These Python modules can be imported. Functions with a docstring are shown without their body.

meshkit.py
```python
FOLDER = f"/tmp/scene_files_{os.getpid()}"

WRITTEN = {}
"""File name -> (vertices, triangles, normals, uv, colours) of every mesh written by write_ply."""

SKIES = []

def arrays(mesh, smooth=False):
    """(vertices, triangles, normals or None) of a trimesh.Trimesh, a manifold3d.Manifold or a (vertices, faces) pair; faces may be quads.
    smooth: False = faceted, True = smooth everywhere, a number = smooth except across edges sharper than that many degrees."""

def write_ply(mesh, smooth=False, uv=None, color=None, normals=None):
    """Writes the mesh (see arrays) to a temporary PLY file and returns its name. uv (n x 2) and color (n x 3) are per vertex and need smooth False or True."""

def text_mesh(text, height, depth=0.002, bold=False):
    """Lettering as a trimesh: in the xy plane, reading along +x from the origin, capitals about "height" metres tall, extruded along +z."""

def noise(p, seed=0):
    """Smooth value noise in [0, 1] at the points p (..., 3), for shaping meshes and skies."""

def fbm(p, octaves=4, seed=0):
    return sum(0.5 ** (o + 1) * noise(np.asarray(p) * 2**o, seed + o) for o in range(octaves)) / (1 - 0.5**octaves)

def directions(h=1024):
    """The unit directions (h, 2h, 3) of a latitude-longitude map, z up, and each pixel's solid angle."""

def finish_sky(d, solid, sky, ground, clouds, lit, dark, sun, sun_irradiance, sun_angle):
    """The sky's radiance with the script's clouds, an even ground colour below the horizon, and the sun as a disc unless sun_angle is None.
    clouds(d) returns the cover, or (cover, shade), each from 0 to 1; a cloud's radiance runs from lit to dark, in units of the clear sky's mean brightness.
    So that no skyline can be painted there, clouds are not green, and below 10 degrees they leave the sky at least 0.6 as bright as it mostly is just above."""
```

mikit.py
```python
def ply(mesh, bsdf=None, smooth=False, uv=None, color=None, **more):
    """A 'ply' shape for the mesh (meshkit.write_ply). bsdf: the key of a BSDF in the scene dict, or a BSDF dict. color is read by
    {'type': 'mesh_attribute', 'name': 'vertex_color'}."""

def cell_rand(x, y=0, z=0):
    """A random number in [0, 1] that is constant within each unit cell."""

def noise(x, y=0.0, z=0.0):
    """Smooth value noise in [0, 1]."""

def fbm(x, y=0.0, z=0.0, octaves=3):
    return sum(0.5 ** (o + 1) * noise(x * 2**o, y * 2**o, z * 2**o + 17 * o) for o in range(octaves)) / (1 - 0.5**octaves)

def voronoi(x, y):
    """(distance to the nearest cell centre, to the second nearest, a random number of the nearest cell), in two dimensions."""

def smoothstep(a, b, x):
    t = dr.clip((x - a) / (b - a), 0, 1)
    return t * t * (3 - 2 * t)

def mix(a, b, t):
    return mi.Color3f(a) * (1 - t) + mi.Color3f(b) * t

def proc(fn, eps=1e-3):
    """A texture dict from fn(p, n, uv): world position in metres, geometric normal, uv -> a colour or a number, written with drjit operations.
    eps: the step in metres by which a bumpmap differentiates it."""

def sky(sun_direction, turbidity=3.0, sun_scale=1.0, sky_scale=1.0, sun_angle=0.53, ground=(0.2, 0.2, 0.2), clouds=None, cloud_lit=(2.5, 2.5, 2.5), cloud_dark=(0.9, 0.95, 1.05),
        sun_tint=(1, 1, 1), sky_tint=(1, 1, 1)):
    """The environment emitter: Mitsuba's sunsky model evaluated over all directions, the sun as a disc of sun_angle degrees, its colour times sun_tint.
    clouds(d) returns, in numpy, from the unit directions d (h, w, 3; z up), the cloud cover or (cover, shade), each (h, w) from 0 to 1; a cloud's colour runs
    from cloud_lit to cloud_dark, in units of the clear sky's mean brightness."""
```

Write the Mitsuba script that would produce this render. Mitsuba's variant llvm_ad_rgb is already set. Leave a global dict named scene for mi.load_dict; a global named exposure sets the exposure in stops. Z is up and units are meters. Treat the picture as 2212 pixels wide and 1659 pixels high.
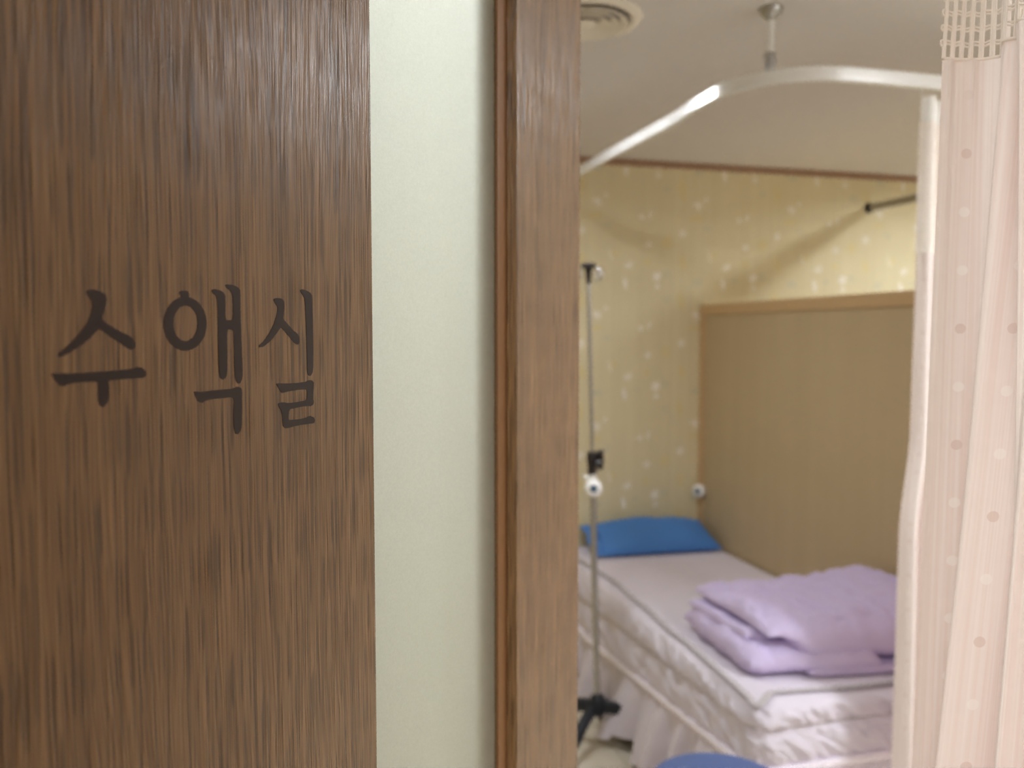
import math
import numpy as np
import trimesh
import manifold3d as m3
import shapely.geometry as sg
import drjit as dr
import mitsuba as mi
import mikit
from mikit import noise, fbm, smoothstep, mix, cell_rand, voronoi, proc
import meshkit

T = mi.ScalarTransform4f
scene, labels = {}, {}

# ------------------------------------------------------------------ camera, lamps, exposure
EYE = np.array([0.0, 0.0, 1.55])
YAW, PITCH = math.radians(15.3), math.radians(3.42)
LOOK = np.array([math.sin(YAW) * math.cos(PITCH), math.cos(YAW) * math.cos(PITCH), -math.sin(PITCH)])
scene['camera'] = {'type': 'thinlens', 'to_world': T().look_at(EYE.tolist(), (EYE + LOOK).tolist(), [0, 0, 1]),
                   'fov': 2 * math.degrees(math.atan(1106 / 1800)), 'fov_axis': 'x',
                   'aperture_radius': 0.0023, 'focus_distance': 0.55, 'near_clip': 0.02, 'far_clip': 50.0}
exposure = 1.70
# ceiling lamps: (x, y, z of the glowing face, half width x, half length y, radiance)
ROOM_LAMP = (28.0, 29.4, 30.8)
LAMPS = [('linear ceiling lamp on the room ceiling near the bed curtain rail', 0.83, 2.66, 2.355, 0.045, 0.20, [1.15 * c for c in ROOM_LAMP]),
         ('linear ceiling lamp on the room ceiling beyond the partition', 3.22, 2.55, 2.355, 0.045, 0.45, [1.05 * c for c in ROOM_LAMP]),
         ('linear ceiling lamp on the room ceiling in front of the bed curtain', 2.10, 0.62, 2.355, 0.16, 0.32, [0.68 * c for c in ROOM_LAMP]),
         ('linear ceiling lamp on the room ceiling behind the open door', -0.20, 1.02, 2.355, 0.045, 0.36, [0.52 * c for c in ROOM_LAMP]),
         ('linear ceiling lamp on the corridor ceiling outside the door', -0.65, -0.65, 2.355, 0.15, 0.45, (11.0, 10.8, 10.5))]


def lin(r, g, b):
    return [(c / 255 / 12.92) if c <= 10 else ((c / 255 + 0.055) / 1.055) ** 2.4 for c in (r, g, b)]


# ------------------------------------------------------------------ helpers
def mesh(v, f):
    v, f = np.asarray(v, float), np.asarray(f, int)
    if f.shape[1] == 4:
        f = np.vstack([f[:, [0, 1, 2]], f[:, [0, 2, 3]]])
    return trimesh.Trimesh(v, f, process=False)


def join(*ms):
    return trimesh.util.concatenate([m for m in ms])


def add(key, m, mat, smooth=35, label=None, category=None, group=None, kind=None, uv=None, place=None):
    base, n = key, 0
    while key in scene:
        n += 1
        key = f'{base}_{n:03d}'
    more = {} if place is None else {'to_world': place}
    scene[key] = mikit.ply(m, mat, True if uv is not None else smooth, uv=uv, **more)
    note(key, label, category, group, kind)
    return key


def note(key, label=None, category=None, group=None, kind=None):
    d = {k: v for k, v in dict(label=label, category=category, group=group, kind=kind).items() if v}
    if d:
        labels[key] = d


def box(x0, x1, y0, y1, z0, z1):
    m = trimesh.creation.box((x1 - x0, y1 - y0, z1 - z0))
    m.apply_translation(((x0 + x1) / 2, (y0 + y1) / 2, (z0 + z1) / 2))
    return m


def rbox(x0, x1, y0, y1, z0, z1, r=0.004, seg=12):
    pts = []
    s = m3.Manifold.sphere(r, seg)
    for x in (x0 + r, x1 - r):
        for y in (y0 + r, y1 - r):
            for z in (z0 + r, z1 - r):
                pts.append(s.translate((x, y, z)))
    h = m3.Manifold.batch_hull(pts).to_mesh()
    return mesh(h.vert_properties[:, :3], h.tri_verts)


def sweep(path, prof, closed=False, up=(0, 0, 1), caps=True):
    """prof: (k, 2) closed profile (side, up) carried along path with a fixed up direction."""
    P = np.asarray(path, float)
    prof = np.asarray(prof, float)
    n, k = len(P), len(prof)
    if closed:
        t = np.roll(P, -1, 0) - np.roll(P, 1, 0)
    else:
        t = np.gradient(P, axis=0)
    t /= np.linalg.norm(t, axis=1, keepdims=True)
    upv = np.asarray(up, float)
    side = np.cross(t, upv)
    bad = np.linalg.norm(side, axis=1) < 1e-6
    side[bad] = [1, 0, 0]
    side /= np.linalg.norm(side, axis=1, keepdims=True)
    nu = np.cross(side, t)
    v = (P[:, None] + side[:, None] * prof[None, :, :1] + nu[:, None] * prof[None, :, 1:]).reshape(-1, 3)
    f = []
    for i in range(n if closed else n - 1):
        j = (i + 1) % n
        for a in range(k):
            b = (a + 1) % k
            f.append((i * k + a, i * k + b, j * k + b, j * k + a))
    m = mesh(v, f)
    if not closed and caps:
        c0, c1 = len(v), len(v) + 1
        vv = np.vstack([v, P[:1], P[-1:]])
        ff = m.faces.tolist()
        for a in range(k):
            b = (a + 1) % k
            ff.append((c0, b, a))
            ff.append((c1, (n - 1) * k + a, (n - 1) * k + b))
        m = mesh(vv, ff)
    m.fix_normals() if len(m.faces) < 20000 else None
    return m


def tube(path, r, seg=10, caps=True, radii=None):
    """round tube along a free path, parallel transported frame"""
    P = np.asarray(path, float)
    n = len(P)
    t = np.gradient(P, axis=0)
    t /= np.linalg.norm(t, axis=1, keepdims=True) + 1e-12
    a = np.array([1.0, 0, 0]) if abs(t[0][0]) < 0.9 else np.array([0, 1.0, 0])
    e = np.cross(t[0], a)
    e /= np.linalg.norm(e)
    E = []
    for i in range(n):
        e = e - t[i] * (e @ t[i])
        e /= np.linalg.norm(e)
        E.append(e)
    E = np.array(E)
    B = np.cross(t, E)
    ang = np.arange(seg) * 2 * math.pi / seg
    rr = np.full(n, r) if radii is None else np.asarray(radii, float)
    v = (P[:, None] + rr[:, None, None] * (E[:, None] * np.cos(ang)[None, :, None] + B[:, None] * np.sin(ang)[None, :, None])).reshape(-1, 3)
    i, a_ = np.meshgrid(np.arange(n - 1), np.arange(seg), indexing='ij')
    b_ = (a_ + 1) % seg
    f = np.stack([i * seg + a_, i * seg + b_, (i + 1) * seg + b_, (i + 1) * seg + a_], -1).reshape(-1, 4)
    f = np.vstack([f[:, [0, 1, 2]], f[:, [0, 2, 3]]])
    if caps:
        c0, c1 = len(v), len(v) + 1
        v = np.vstack([v, P[:1], P[-1:]])
        k = np.arange(seg)
        f = np.vstack([f, np.stack([k * 0 + c0, (k + 1) % seg, k], 1), np.stack([k * 0 + c1, (n - 1) * seg + k, (n - 1) * seg + (k + 1) % seg], 1)])
    return mesh(v, f)


def lathe(prof, seg=40, at=(0, 0, 0)):
    m = trimesh.creation.revolve(np.asarray(prof, float), sections=seg)
    m.apply_translation(at)
    return m


def grid_faces(n, k, wrap=False):
    i, a = np.meshgrid(np.arange(n if wrap else n - 1), np.arange(k - 1), indexing='ij')
    j = (i + 1) % n
    return np.stack([i * k + a, j * k + a, j * k + a + 1, i * k + a + 1], -1).reshape(-1, 4)


def spline(pts, n):
    from scipy.interpolate import CubicSpline
    P = np.asarray(pts, float)
    s = np.concatenate([[0], np.cumsum(np.linalg.norm(np.diff(P, axis=0), axis=1))])
    return CubicSpline(s, P)(np.linspace(0, s[-1], n))


def rot_to(direction, m, at):
    """turn +z of m to direction and move to at"""
    m = m.copy()
    m.apply_transform(trimesh.geometry.align_vectors([0, 0, 1], direction))
    m.apply_translation(at)
    return m


def chaikin(pts, it=2):
    P = np.asarray(pts, float)
    for _ in range(it):
        Q = np.roll(P, -1, 0)
        P = np.stack([0.86 * P + 0.14 * Q, 0.14 * P + 0.86 * Q], 1).reshape(-1, 2)
    return P


# ------------------------------------------------------------------ materials
def mat(name, d, two=True):
    scene[name] = {'type': 'twosided', 'nested': d} if two else d
    return name


def rgb(c):
    return {'type': 'rgb', 'value': list(c)}


def prin(base, rough=0.6, **k):
    return {'type': 'principled', 'base_color': base if isinstance(base, dict) else rgb(base), 'roughness': rough, 'specular': k.pop('specular', 0.4), **k}


# door frame of reference: u along the leaf from the hinge, w out of the front face
ang = math.radians(40.26)
DX, DY = math.sin(ang), math.cos(ang)
NX, NY = DY, -DX
HX, HY = 0.327 - 0.9 * DX, 0.902 - 0.9 * DY


def door_uw(p):
    u = (p.x - HX) * DX + (p.y - HY) * DY
    w = (p.x - HX) * NX + (p.y - HY) * NY
    return u + w * 0.83, w


def grain(u, z):
    """0 dark pore ... 1 light fibre"""
    u = u + 0.013 * (noise(u * 11, z * 3.4, 3.0) - 0.5) + 0.0035 * (noise(u * 45, z * 12, 7.0) - 0.5) + 0.0010 * (noise(u * 160, z * 34, 8.0) - 0.5)
    fine = noise(u * 2200, z * 50, 1.0)
    mid = noise(u * 1250, z * 26, 2.0)
    wide = fbm(u * 110, z * 5.0, 5.0, octaves=3)
    return fine, mid, wide


def door_wood(p, n, uv):
    u, w = door_uw(p)
    fine, mid, wide = grain(u, p.z)
    t = dr.clip(0.52 + 0.30 * (fine - 0.5) + 0.80 * (mid - 0.5) + 0.36 * (wide - 0.5), 0, 1)
    line = smoothstep(0.54, 0.78, noise(u * 1080 + 0.8 * fine, p.z * 28, 11.0))
    c = mix((0.108, 0.057, 0.025), (0.300, 0.178, 0.083), t)
    return c * (1 - 0.42 * line)


def door_relief(p, n, uv):
    u, w = door_uw(p)
    fine, mid, wide = grain(u, p.z)
    return 0.35 * fine + 0.65 * mid


mat('wood_door', {'type': 'bumpmap', 'arbitrary': proc(door_relief, eps=2e-4), 'scale': 0.0004,
                  'bsdf': prin(proc(door_wood), 0.33, specular=0.65)})
mat('wood_bead', prin(lin(124, 88, 56), 0.4))
mat('vinyl', prin(lin(52, 42, 40), 0.35, specular=0.35))


def frost(p, n, uv):
    u, w = door_uw(p)
    g = noise(u * 1500, p.z * 1500, 3.0) * 0.6 + noise(u * 700, p.z * 700, 8.0) * 0.4
    return mi.Color3f(0.90, 0.95, 0.85) * (0.90 + 0.10 * (g - 0.4))


def frost_relief(p, n, uv):
    u, w = door_uw(p)
    return noise(u * 1100, p.z * 1100, 3.0)


mat('frosted_glass', {'type': 'principledthin', 'base_color': proc(frost), 'roughness': 0.4, 'diff_trans': 1.72, 'spec_trans': 0.0, 'eta': 1.5}, two=False)

# wallpaper print: motif centres (x, z), sizes, tilt, colour index
WX, WZ = 0.53, 0.5415
MOTIFS = [(1.535, 1.649, .024, .026, 0, 0), (1.58, 1.672, .011, .012, 0, 0), (1.682, 1.794, .010, .024, .2, 0), (1.765, 1.577, .014, .013, 0, 0),
          (1.81, 1.591, .009, .021, -.25, 0), (1.85, 1.833, .020, .021, 0, 0), (1.803, 1.445, .018, .014, 0, 0), (1.606, 1.392, .010, .027, .3, 0),
          (1.698, 1.341, .022, .018, .4, 0), (1.845, 1.29, .022, .02, 0, 0), (1.681, 1.259, .011, .028, .25, 0), (1.85, 1.242, .016, .013, 0, 0), (1.455, 1.505, .018, .02, .3, 0),
          (1.545, 1.80, .03, .014, .2, 1), (1.59, 1.53, .022, .016, -.3, 1), (1.53, 1.27, .026, .015, .2, 1), (1.90, 1.72, .02, .02, 0, 1), (1.75, 1.82, .02, .014, 0, 1), (1.90, 1.30, .02, .02, 0, 1),
          (1.62, 1.40, .022, .02, 0, 2), (1.53, 1.58, .04, .014, .1, 2), (1.45, 1.72, .02, .05, .2, 2), (1.80, 1.36, .02, .02, 0, 2), (1.90, 1.46, .03, .03, 0, 2), (1.46, 1.36, .02, .04, .2, 2)]
MOTIF_COLOR = [(0.93, 0.88, 0.78), (0.52, 0.55, 0.45), (0.74, 0.60, 0.24)]


def wallpaper(p, n, uv):
    x = p.x + p.y
    base = mix((0.695, 0.615, 0.405), (0.775, 0.695, 0.47), noise(x * 260, p.z * 1.2, 1.0) * 0.55 + noise(x * 60, p.z * 0.7, 4.0) * 0.45)
    ox, oz = 1.40, 1.12
    fx, fz = (x - ox) / WX, (p.z - oz) / WZ
    lx, lz = (fx - dr.floor(fx)) * WX + ox, (fz - dr.floor(fz)) * WZ + oz
    wob = noise(lx * 150, lz * 150, 9.0) - 0.5
    for cx, cz, a, b, tilt, k in MOTIFS:
        cz = (cz - oz) % WZ + oz
        cx = (cx - ox) % WX + ox
        dx, dz = lx - cx, lz - cz
        dx, dz = dx * math.cos(tilt) + dz * math.sin(tilt), dz * math.cos(tilt) - dx * math.sin(tilt)
        r = dr.sqrt(dr.square(dx / (1.12 * a)) + dr.square(dz / (1.12 * b))) + wob * 0.9
        base = mix(base, MOTIF_COLOR[k], (1 - smoothstep(0.35, 1.25, r)) * (0.75, 0.3, 0.4)[k])
    return base


mat('wallpaper', prin(proc(wallpaper), 0.75, specular=0.2))
mat('ceiling_paint', prin((0.56, 0.53, 0.505), 0.85, specular=0.1))
mat('wall_paint', prin((0.74, 0.71, 0.66), 0.8, specular=0.15))
mat('crown_wood', prin(lin(150, 118, 94), 0.5))


def floor_col(p, n, uv):
    g = fbm(p.x * 9, p.y * 60, 2.0)
    return mix((0.56, 0.50, 0.40), (0.70, 0.64, 0.53), g)


mat('floor_wood', prin(proc(floor_col), 0.28, specular=0.5))
mat('floor_joint', prin((0.28, 0.24, 0.19), 0.7))


def part_wood(p, n, uv):
    s = p.y + p.x
    g = noise(s * 420, p.z * 3, 1.0) * 0.3 + fbm(s * 14, p.z * 0.5, 3.0) * 0.7
    return mix((0.43, 0.33, 0.20), (0.48, 0.375, 0.235), g)


mat('partition_board', prin(proc(part_wood), 0.5, specular=0.3))
mat('partition_frame', prin(lin(188, 157, 118), 0.45))
mat('aluminium', prin((0.90, 0.91, 0.91), 0.24, metallic=0.5, specular=0.8))
mat('steel', prin((0.40, 0.385, 0.365), 0.25, metallic=0.9))
mat('chrome', prin((0.85, 0.85, 0.83), 0.12, metallic=1.0))
mat('black_plastic', prin(lin(32, 24, 24), 0.4))
mat('navy_plastic', prin(lin(20, 26, 34), 0.45))
mat('white_plastic', prin((0.86, 0.86, 0.84), 0.3))
mat('clear_plastic', prin((0.72, 0.70, 0.66), 0.3))
mat('blue_plastic', prin(lin(42, 72, 98), 0.3))
mat('vent_plastic', prin((0.72, 0.67, 0.58), 0.5))
mat('vent_dark', prin((0.30, 0.27, 0.24), 0.8))


def cloth(p, n, uv):
    return mi.Color3f(1.0)


def weave(c, amp=0.06, f=900.0):
    def fn(p, n, uv):
        g = noise(p.x * f, p.y * f, p.z * f)
        return mi.Color3f(c) * (1 - amp + 2 * amp * g)
    return fn


mat('sheet_cloth', prin(proc(weave((0.615, 0.57, 0.645), 0.03)), 0.85, specular=0.15))
mat('hem_cloth', prin((0.44, 0.41, 0.425), 0.85, specular=0.1))
mat('cover_cloth', prin(proc(weave((0.655, 0.61, 0.695), 0.03)), 0.85, specular=0.15))
mat('cord_cloth', prin((0.78, 0.725, 0.80), 0.8, specular=0.15))
mat('skirt_cloth', prin((0.62, 0.57, 0.645), 0.7, specular=0.2))
mat('purple_cloth', prin(proc(weave((0.545, 0.465, 0.68), 0.03)), 0.75, specular=0.2))
mat('blue_cloth', prin(proc(weave((0.08, 0.23, 0.60), 0.04)), 0.7, specular=0.2))
mat('stool_vinyl', prin(lin(80, 97, 142), 0.45, specular=0.35))


def pink(p, n, uv):
    s, z = uv.x, uv.y
    streak = noise(s * 900, z * 7, 1.0) * 0.5 + noise(s * 330, z * 3.0, 2.0) * 0.5
    c = mix((0.88, 0.765, 0.735), (0.945, 0.895, 0.88), dr.clip(0.5 + 1.1 * (streak - 0.5), 0, 1))
    gx, gz = s / 0.046, z / 0.0464
    col = dr.floor(gx)
    gz = gz + 0.5 * (col - 2 * dr.floor(col / 2))
    fx, fz = gx - col - 0.5, gz - dr.floor(gz) - 0.5
    d = dr.sqrt(dr.square(fx * 0.046) + dr.square(fz * 0.0464))
    spot = 1 - smoothstep(0.0037, 0.0044, d)
    tone = cell_rand(col, dr.floor(gz), 5)
    dot = mix((0.76, 0.62, 0.58), (0.98, 0.95, 0.93), smoothstep(0.45, 0.6, tone))
    return mix(c, dot, spot * 0.6)


mat('pink_cloth', {'type': 'principledthin', 'base_color': proc(pink), 'roughness': 0.45, 'diff_trans': 0.5, 'spec_trans': 0.0, 'eta': 1.4, 'sheen': 0.3}, two=False)
mat('mesh_thread', prin((0.93, 0.87, 0.82), 0.6, specular=0.2))
mat('header_tape', prin((0.86, 0.85, 0.83), 0.7))
mat('lamp_housing', prin((0.85, 0.85, 0.84), 0.5))

# ------------------------------------------------------------------ the setting
WALL_Y, CEIL = 3.785, 2.39
LEFT_X, RIGHT_X, ENTRY_Y = -1.75, 4.60, 0.20
add('ceiling', box(LEFT_X - .1, RIGHT_X + .1, -1.70, WALL_Y + .1, CEIL, CEIL + 0.08), 'ceiling_paint', False, 'plain off-white ceiling with a round vent', kind='structure')
add('wall_back', box(LEFT_X - .1, RIGHT_X + .1, WALL_Y, WALL_Y + 0.1, 0, CEIL), 'wallpaper', False, 'yellow wallpapered wall with small white blossoms behind the bed', kind='structure')
add('wall_left', box(LEFT_X - .1, LEFT_X, -1.70, WALL_Y, 0, CEIL), 'wallpaper', False, 'left wall of the treatment room', kind='structure')
add('wall_right', box(RIGHT_X, RIGHT_X + .1, -1.70, WALL_Y, 0, CEIL), 'wall_paint', False, 'right wall of the treatment room', kind='structure')
add('wall_front', join(box(LEFT_X, -0.315, 0.08, ENTRY_Y, 0, CEIL), box(0.70, RIGHT_X, 0.08, ENTRY_Y, 0, CEIL), box(-0.315, 0.70, 0.08, ENTRY_Y, 2.14, CEIL)),
    'wall_paint', False, 'wall with the doorway the camera looks through', kind='structure')
add('wall_corridor', box(LEFT_X - .1, RIGHT_X + .1, -1.80, -1.70, 0, CEIL), 'wall_paint', False, 'corridor wall behind the camera', kind='structure')
add('trim_1', sweep([(LEFT_X, WALL_Y, CEIL), (RIGHT_X, WALL_Y, CEIL)], [(0, -.030), (0, -.001), (.020, -.001), (.020, -.008), (.013, -.015), (.010, -.026), (.006, -.030)]),
    'crown_wood', False, 'brown wooden crown moulding along the top of the back wall', kind='structure')
# floor of wood-look planks, each plank one piece
add('floor', box(LEFT_X - .1, RIGHT_X + .1, -1.80, WALL_Y + .1, -0.08, -0.0045), 'floor_joint', False, 'pale wood-look plank floor', kind='structure')
rng = np.random.default_rng(4)
PW, PL = 0.18, 0.9
planks = {}
for i in range(int(2.2 / PW) + 1):
    x0 = 0.45 + i * PW
    for j in range(-1, 5):
        y0 = j * PL + (i % 3) * 0.31
        y1 = min(y0 + PL, WALL_Y)
        y0c = max(y0, 0.25)
        if y1 - y0c < 0.05:
            continue
        add('floor__plank', rbox(x0 + .0012, x0 + PW - .0012, y0c + .0012, y1 - .0012, -0.0075, 0.0, 0.0012, 4), 'floor_wood', False)
add('floor__laid_plank', join(box(LEFT_X, 0.45, -1.7, WALL_Y, -0.006, 0.0), box(0.45, 0.45 + PW * (int(2.2 / PW) + 1), -1.7, 0.25, -0.006, 0.0), box(0.45 + PW * (int(2.2 / PW) + 1), RIGHT_X, -1.7, WALL_Y, -0.006, 0.0)), 'floor_wood', False, kind='stuff')
# door frame
add('trim_2', join(rbox(-0.335, -0.28, 0.06, 0.225, 0, 2.16), rbox(0.665, 0.72, 0.06, 0.225, 0, 2.16), rbox(-0.335, 0.72, 0.06, 0.225, 2.105, 2.16)),
    'wood_door', False, 'brown wooden frame around the doorway', kind='structure')


# ------------------------------------------------------------------ the door, open into the room
def dbox(u0, u1, w0, w1, z0, z1, r=0.0012):
    m = rbox(u0, u1, w0, w1, z0, z1, r, 8)
    M = np.eye(4)
    M[:3, 0], M[:3, 1], M[:3, 3] = (DX, DY, 0), (NX, NY, 0), (HX, HY, 0)
    m.apply_transform(M)
    m.invert()
    return m


Z0, Z1 = 0.012, 2.10
note('door_1', 'brown wood-grain door with a frosted glass strip and dark Korean lettering, standing open', kind='structure')
add('door_1__panel', dbox(0.0, 0.4872, -0.040, 0, Z0, Z1), 'wood_door', False)
add('door_1__stile', dbox(0.7285, 0.9, -0.040, 0, Z0, Z1), 'wood_door', False)
add('door_1__rail', dbox(0.4872, 0.7285, -0.040, 0, 1.98, Z1), 'wood_door', False)
add('door_1__rail', dbox(0.4872, 0.7285, -0.040, 0, Z0, 0.20), 'wood_door', False)
GW = -0.0145
add('door_1__glass_strip', dbox(0.480, 0.7365, GW - 0.0004, GW + 0.0004, 0.195, 1.985, 0.0002), 'frosted_glass', False, 'frosted greenish glass strip')
gq = [(0.480, GW), (0.7365, GW)]
v = [(HX + DX * u + NX * w, HY + DY * u + NY * w, z) for u, w in gq for z in (0.195, 1.985)]
scene['door_1__glass_strip'] = mikit.ply(mesh(v, [(0, 1, 3, 2)]), 'frosted_glass')
add('door_1__glazing_bead', dbox(0.7085, 0.7285, GW + 0.0005, -0.0105, 0.20, 1.98, 0.001), 'wood_bead', False, 'plain brown glazing bead')
add('door_1__glazing_bead', dbox(0.676, 0.7285, -0.040, GW - 0.017, 0.20, 1.98, 0.001), 'wood_bead', False)
add('door_1__glazing_bead', dbox(0.4872, 0.494, -0.040, GW - 0.017, 0.20, 1.98, 0.001), 'wood_bead', False)
for zz in (0.25, 1.05, 1.85):   # hinges on the hidden edge
    m = trimesh.creation.cylinder(0.006, 0.10, sections=16)
    m.apply_translation((HX - 0.006 * DX - 0.040 * NX, HY - 0.006 * DY - 0.040 * NY, zz))
    add('door_1__hinge', m, 'steel')
# outlines of the lettering on the leaf, (u, z) in tenths of a millimetre
LETTER_A = [[(2614,15691),(2627,15701),(2654,15703),(2690,15695),(2715,15682),(2720,15666),(2716,15638),(2703,15602),(2693,15570),(2708,15554),(2759,15527),(2801,15507),(2835,15496),(2859,15478),(2872,15455),(2868,15436),(2852,15426),(2828,15433),(2780,15462),(2725,15495),(2677,15526),(2661,15514),(2629,15485),(2588,15456),(2548,15433),(2509,15413),(2484,15404),(2469,15402),(2465,15416),(2489,15430),(2532,15464),(2577,15506),(2613,15549),(2634,15589),(2645,15628),(2641,15655),(2626,15672)],[(2430,15330),(2456,15330),(2527,15326),(2614,15327),(2705,15329),(2800,15332),(2849,15334),(2880,15343),(2910,15337),(2931,15317),(2930,15301),(2916,15288),(2873,15287),(2799,15288),(2727,15285),(2713,15284),(2719,15254),(2718,15213),(2707,15182),(2686,15165),(2672,15167),(2661,15189),(2659,15225),(2662,15265),(2658,15282),(2613,15285),(2547,15284),(2517,15281),(2487,15271),(2469,15276),(2451,15297),(2439,15315)]]
LETTER_B = [[(3149,15713),(3169,15723),(3202,15722),(3213,15711),(3212,15679),(3188,15671),(3165,15676),(3162,15701),(3151,15702)],[(3372,15734),(3387,15741),(3423,15738),(3459,15725),(3469,15706),(3465,15575),(3523,15577),(3527,15670),(3523,15719),(3504,15740),(3475,15755),(3471,15766),(3483,15771),(3528,15770),(3566,15760),(3583,15744),(3582,15616),(3585,15449),(3590,15308),(3586,15252),(3567,15226),(3551,15226),(3533,15249),(3527,15311),(3527,15422),(3525,15516),(3514,15526),(3476,15525),(3476,15395),(3473,15296),(3461,15264),(3438,15253),(3417,15266),(3412,15315),(3411,15451),(3412,15612),(3410,15688),(3400,15709),(3379,15718)],[(3232,15201),(3251,15201),(3279,15196),(3364,15200),(3482,15200),(3512,15200),(3543,15209),(3570,15205),(3580,15191),(3580,15112),(3575,15000),(3568,14966),(3544,14944),(3524,14949),(3514,14983),(3514,15061),(3517,15145),(3503,15154),(3436,15153),(3362,15153),(3309,15149),(3288,15138),(3263,15147),(3243,15172)]]
LETTER_C = [[(3853,15704),(3879,15713),(3918,15712),(3940,15702),(3947,15678),(3941,15624),(3937,15589),(3977,15559),(4022,15523),(4063,15502),(4081,15481),(4081,15453),(4066,15437),(4043,15441),(3993,15481),(3940,15523),(3912,15544),(3887,15517),(3842,15476),(3799,15447),(3756,15427),(3727,15425),(3728,15437),(3766,15459),(3818,15511),(3853,15558),(3876,15605),(3888,15641),(3886,15664),(3865,15684)],[(4095,15768),(4112,15775),(4150,15770),(4193,15755),(4209,15737),(4210,15631),(4212,15443),(4209,15305),(4201,15261),(4181,15240),(4162,15244),(4150,15269),(4150,15350),(4147,15505),(4142,15660),(4137,15715),(4120,15739),(4100,15757)],[(3866,15207),(3879,15210),(3987,15203),(4080,15204),(4137,15206),(4166,15215),(4195,15212),(4213,15197),(4206,15141),(4203,15094),(4210,15077),(4202,15059),(4177,15051),(4124,15056),(4048,15052),(3983,15048),(3972,15037),(3968,14983),(4009,14981),(4074,14979),(4132,14983),(4171,14991),(4210,14976),(4219,14956),(4209,14941),(4179,14941),(4092,14943),(4017,14941),(3962,14935),(3935,14938),(3917,14954),(3912,15009),(3906,15046),(3880,15078),(3881,15090),(3912,15096),(3966,15086),(4049,15086),(4125,15090),(4144,15098),(4145,15157),(4117,15160),(4050,15160),(3967,15156),(3913,15150),(3887,15179)]]
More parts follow.
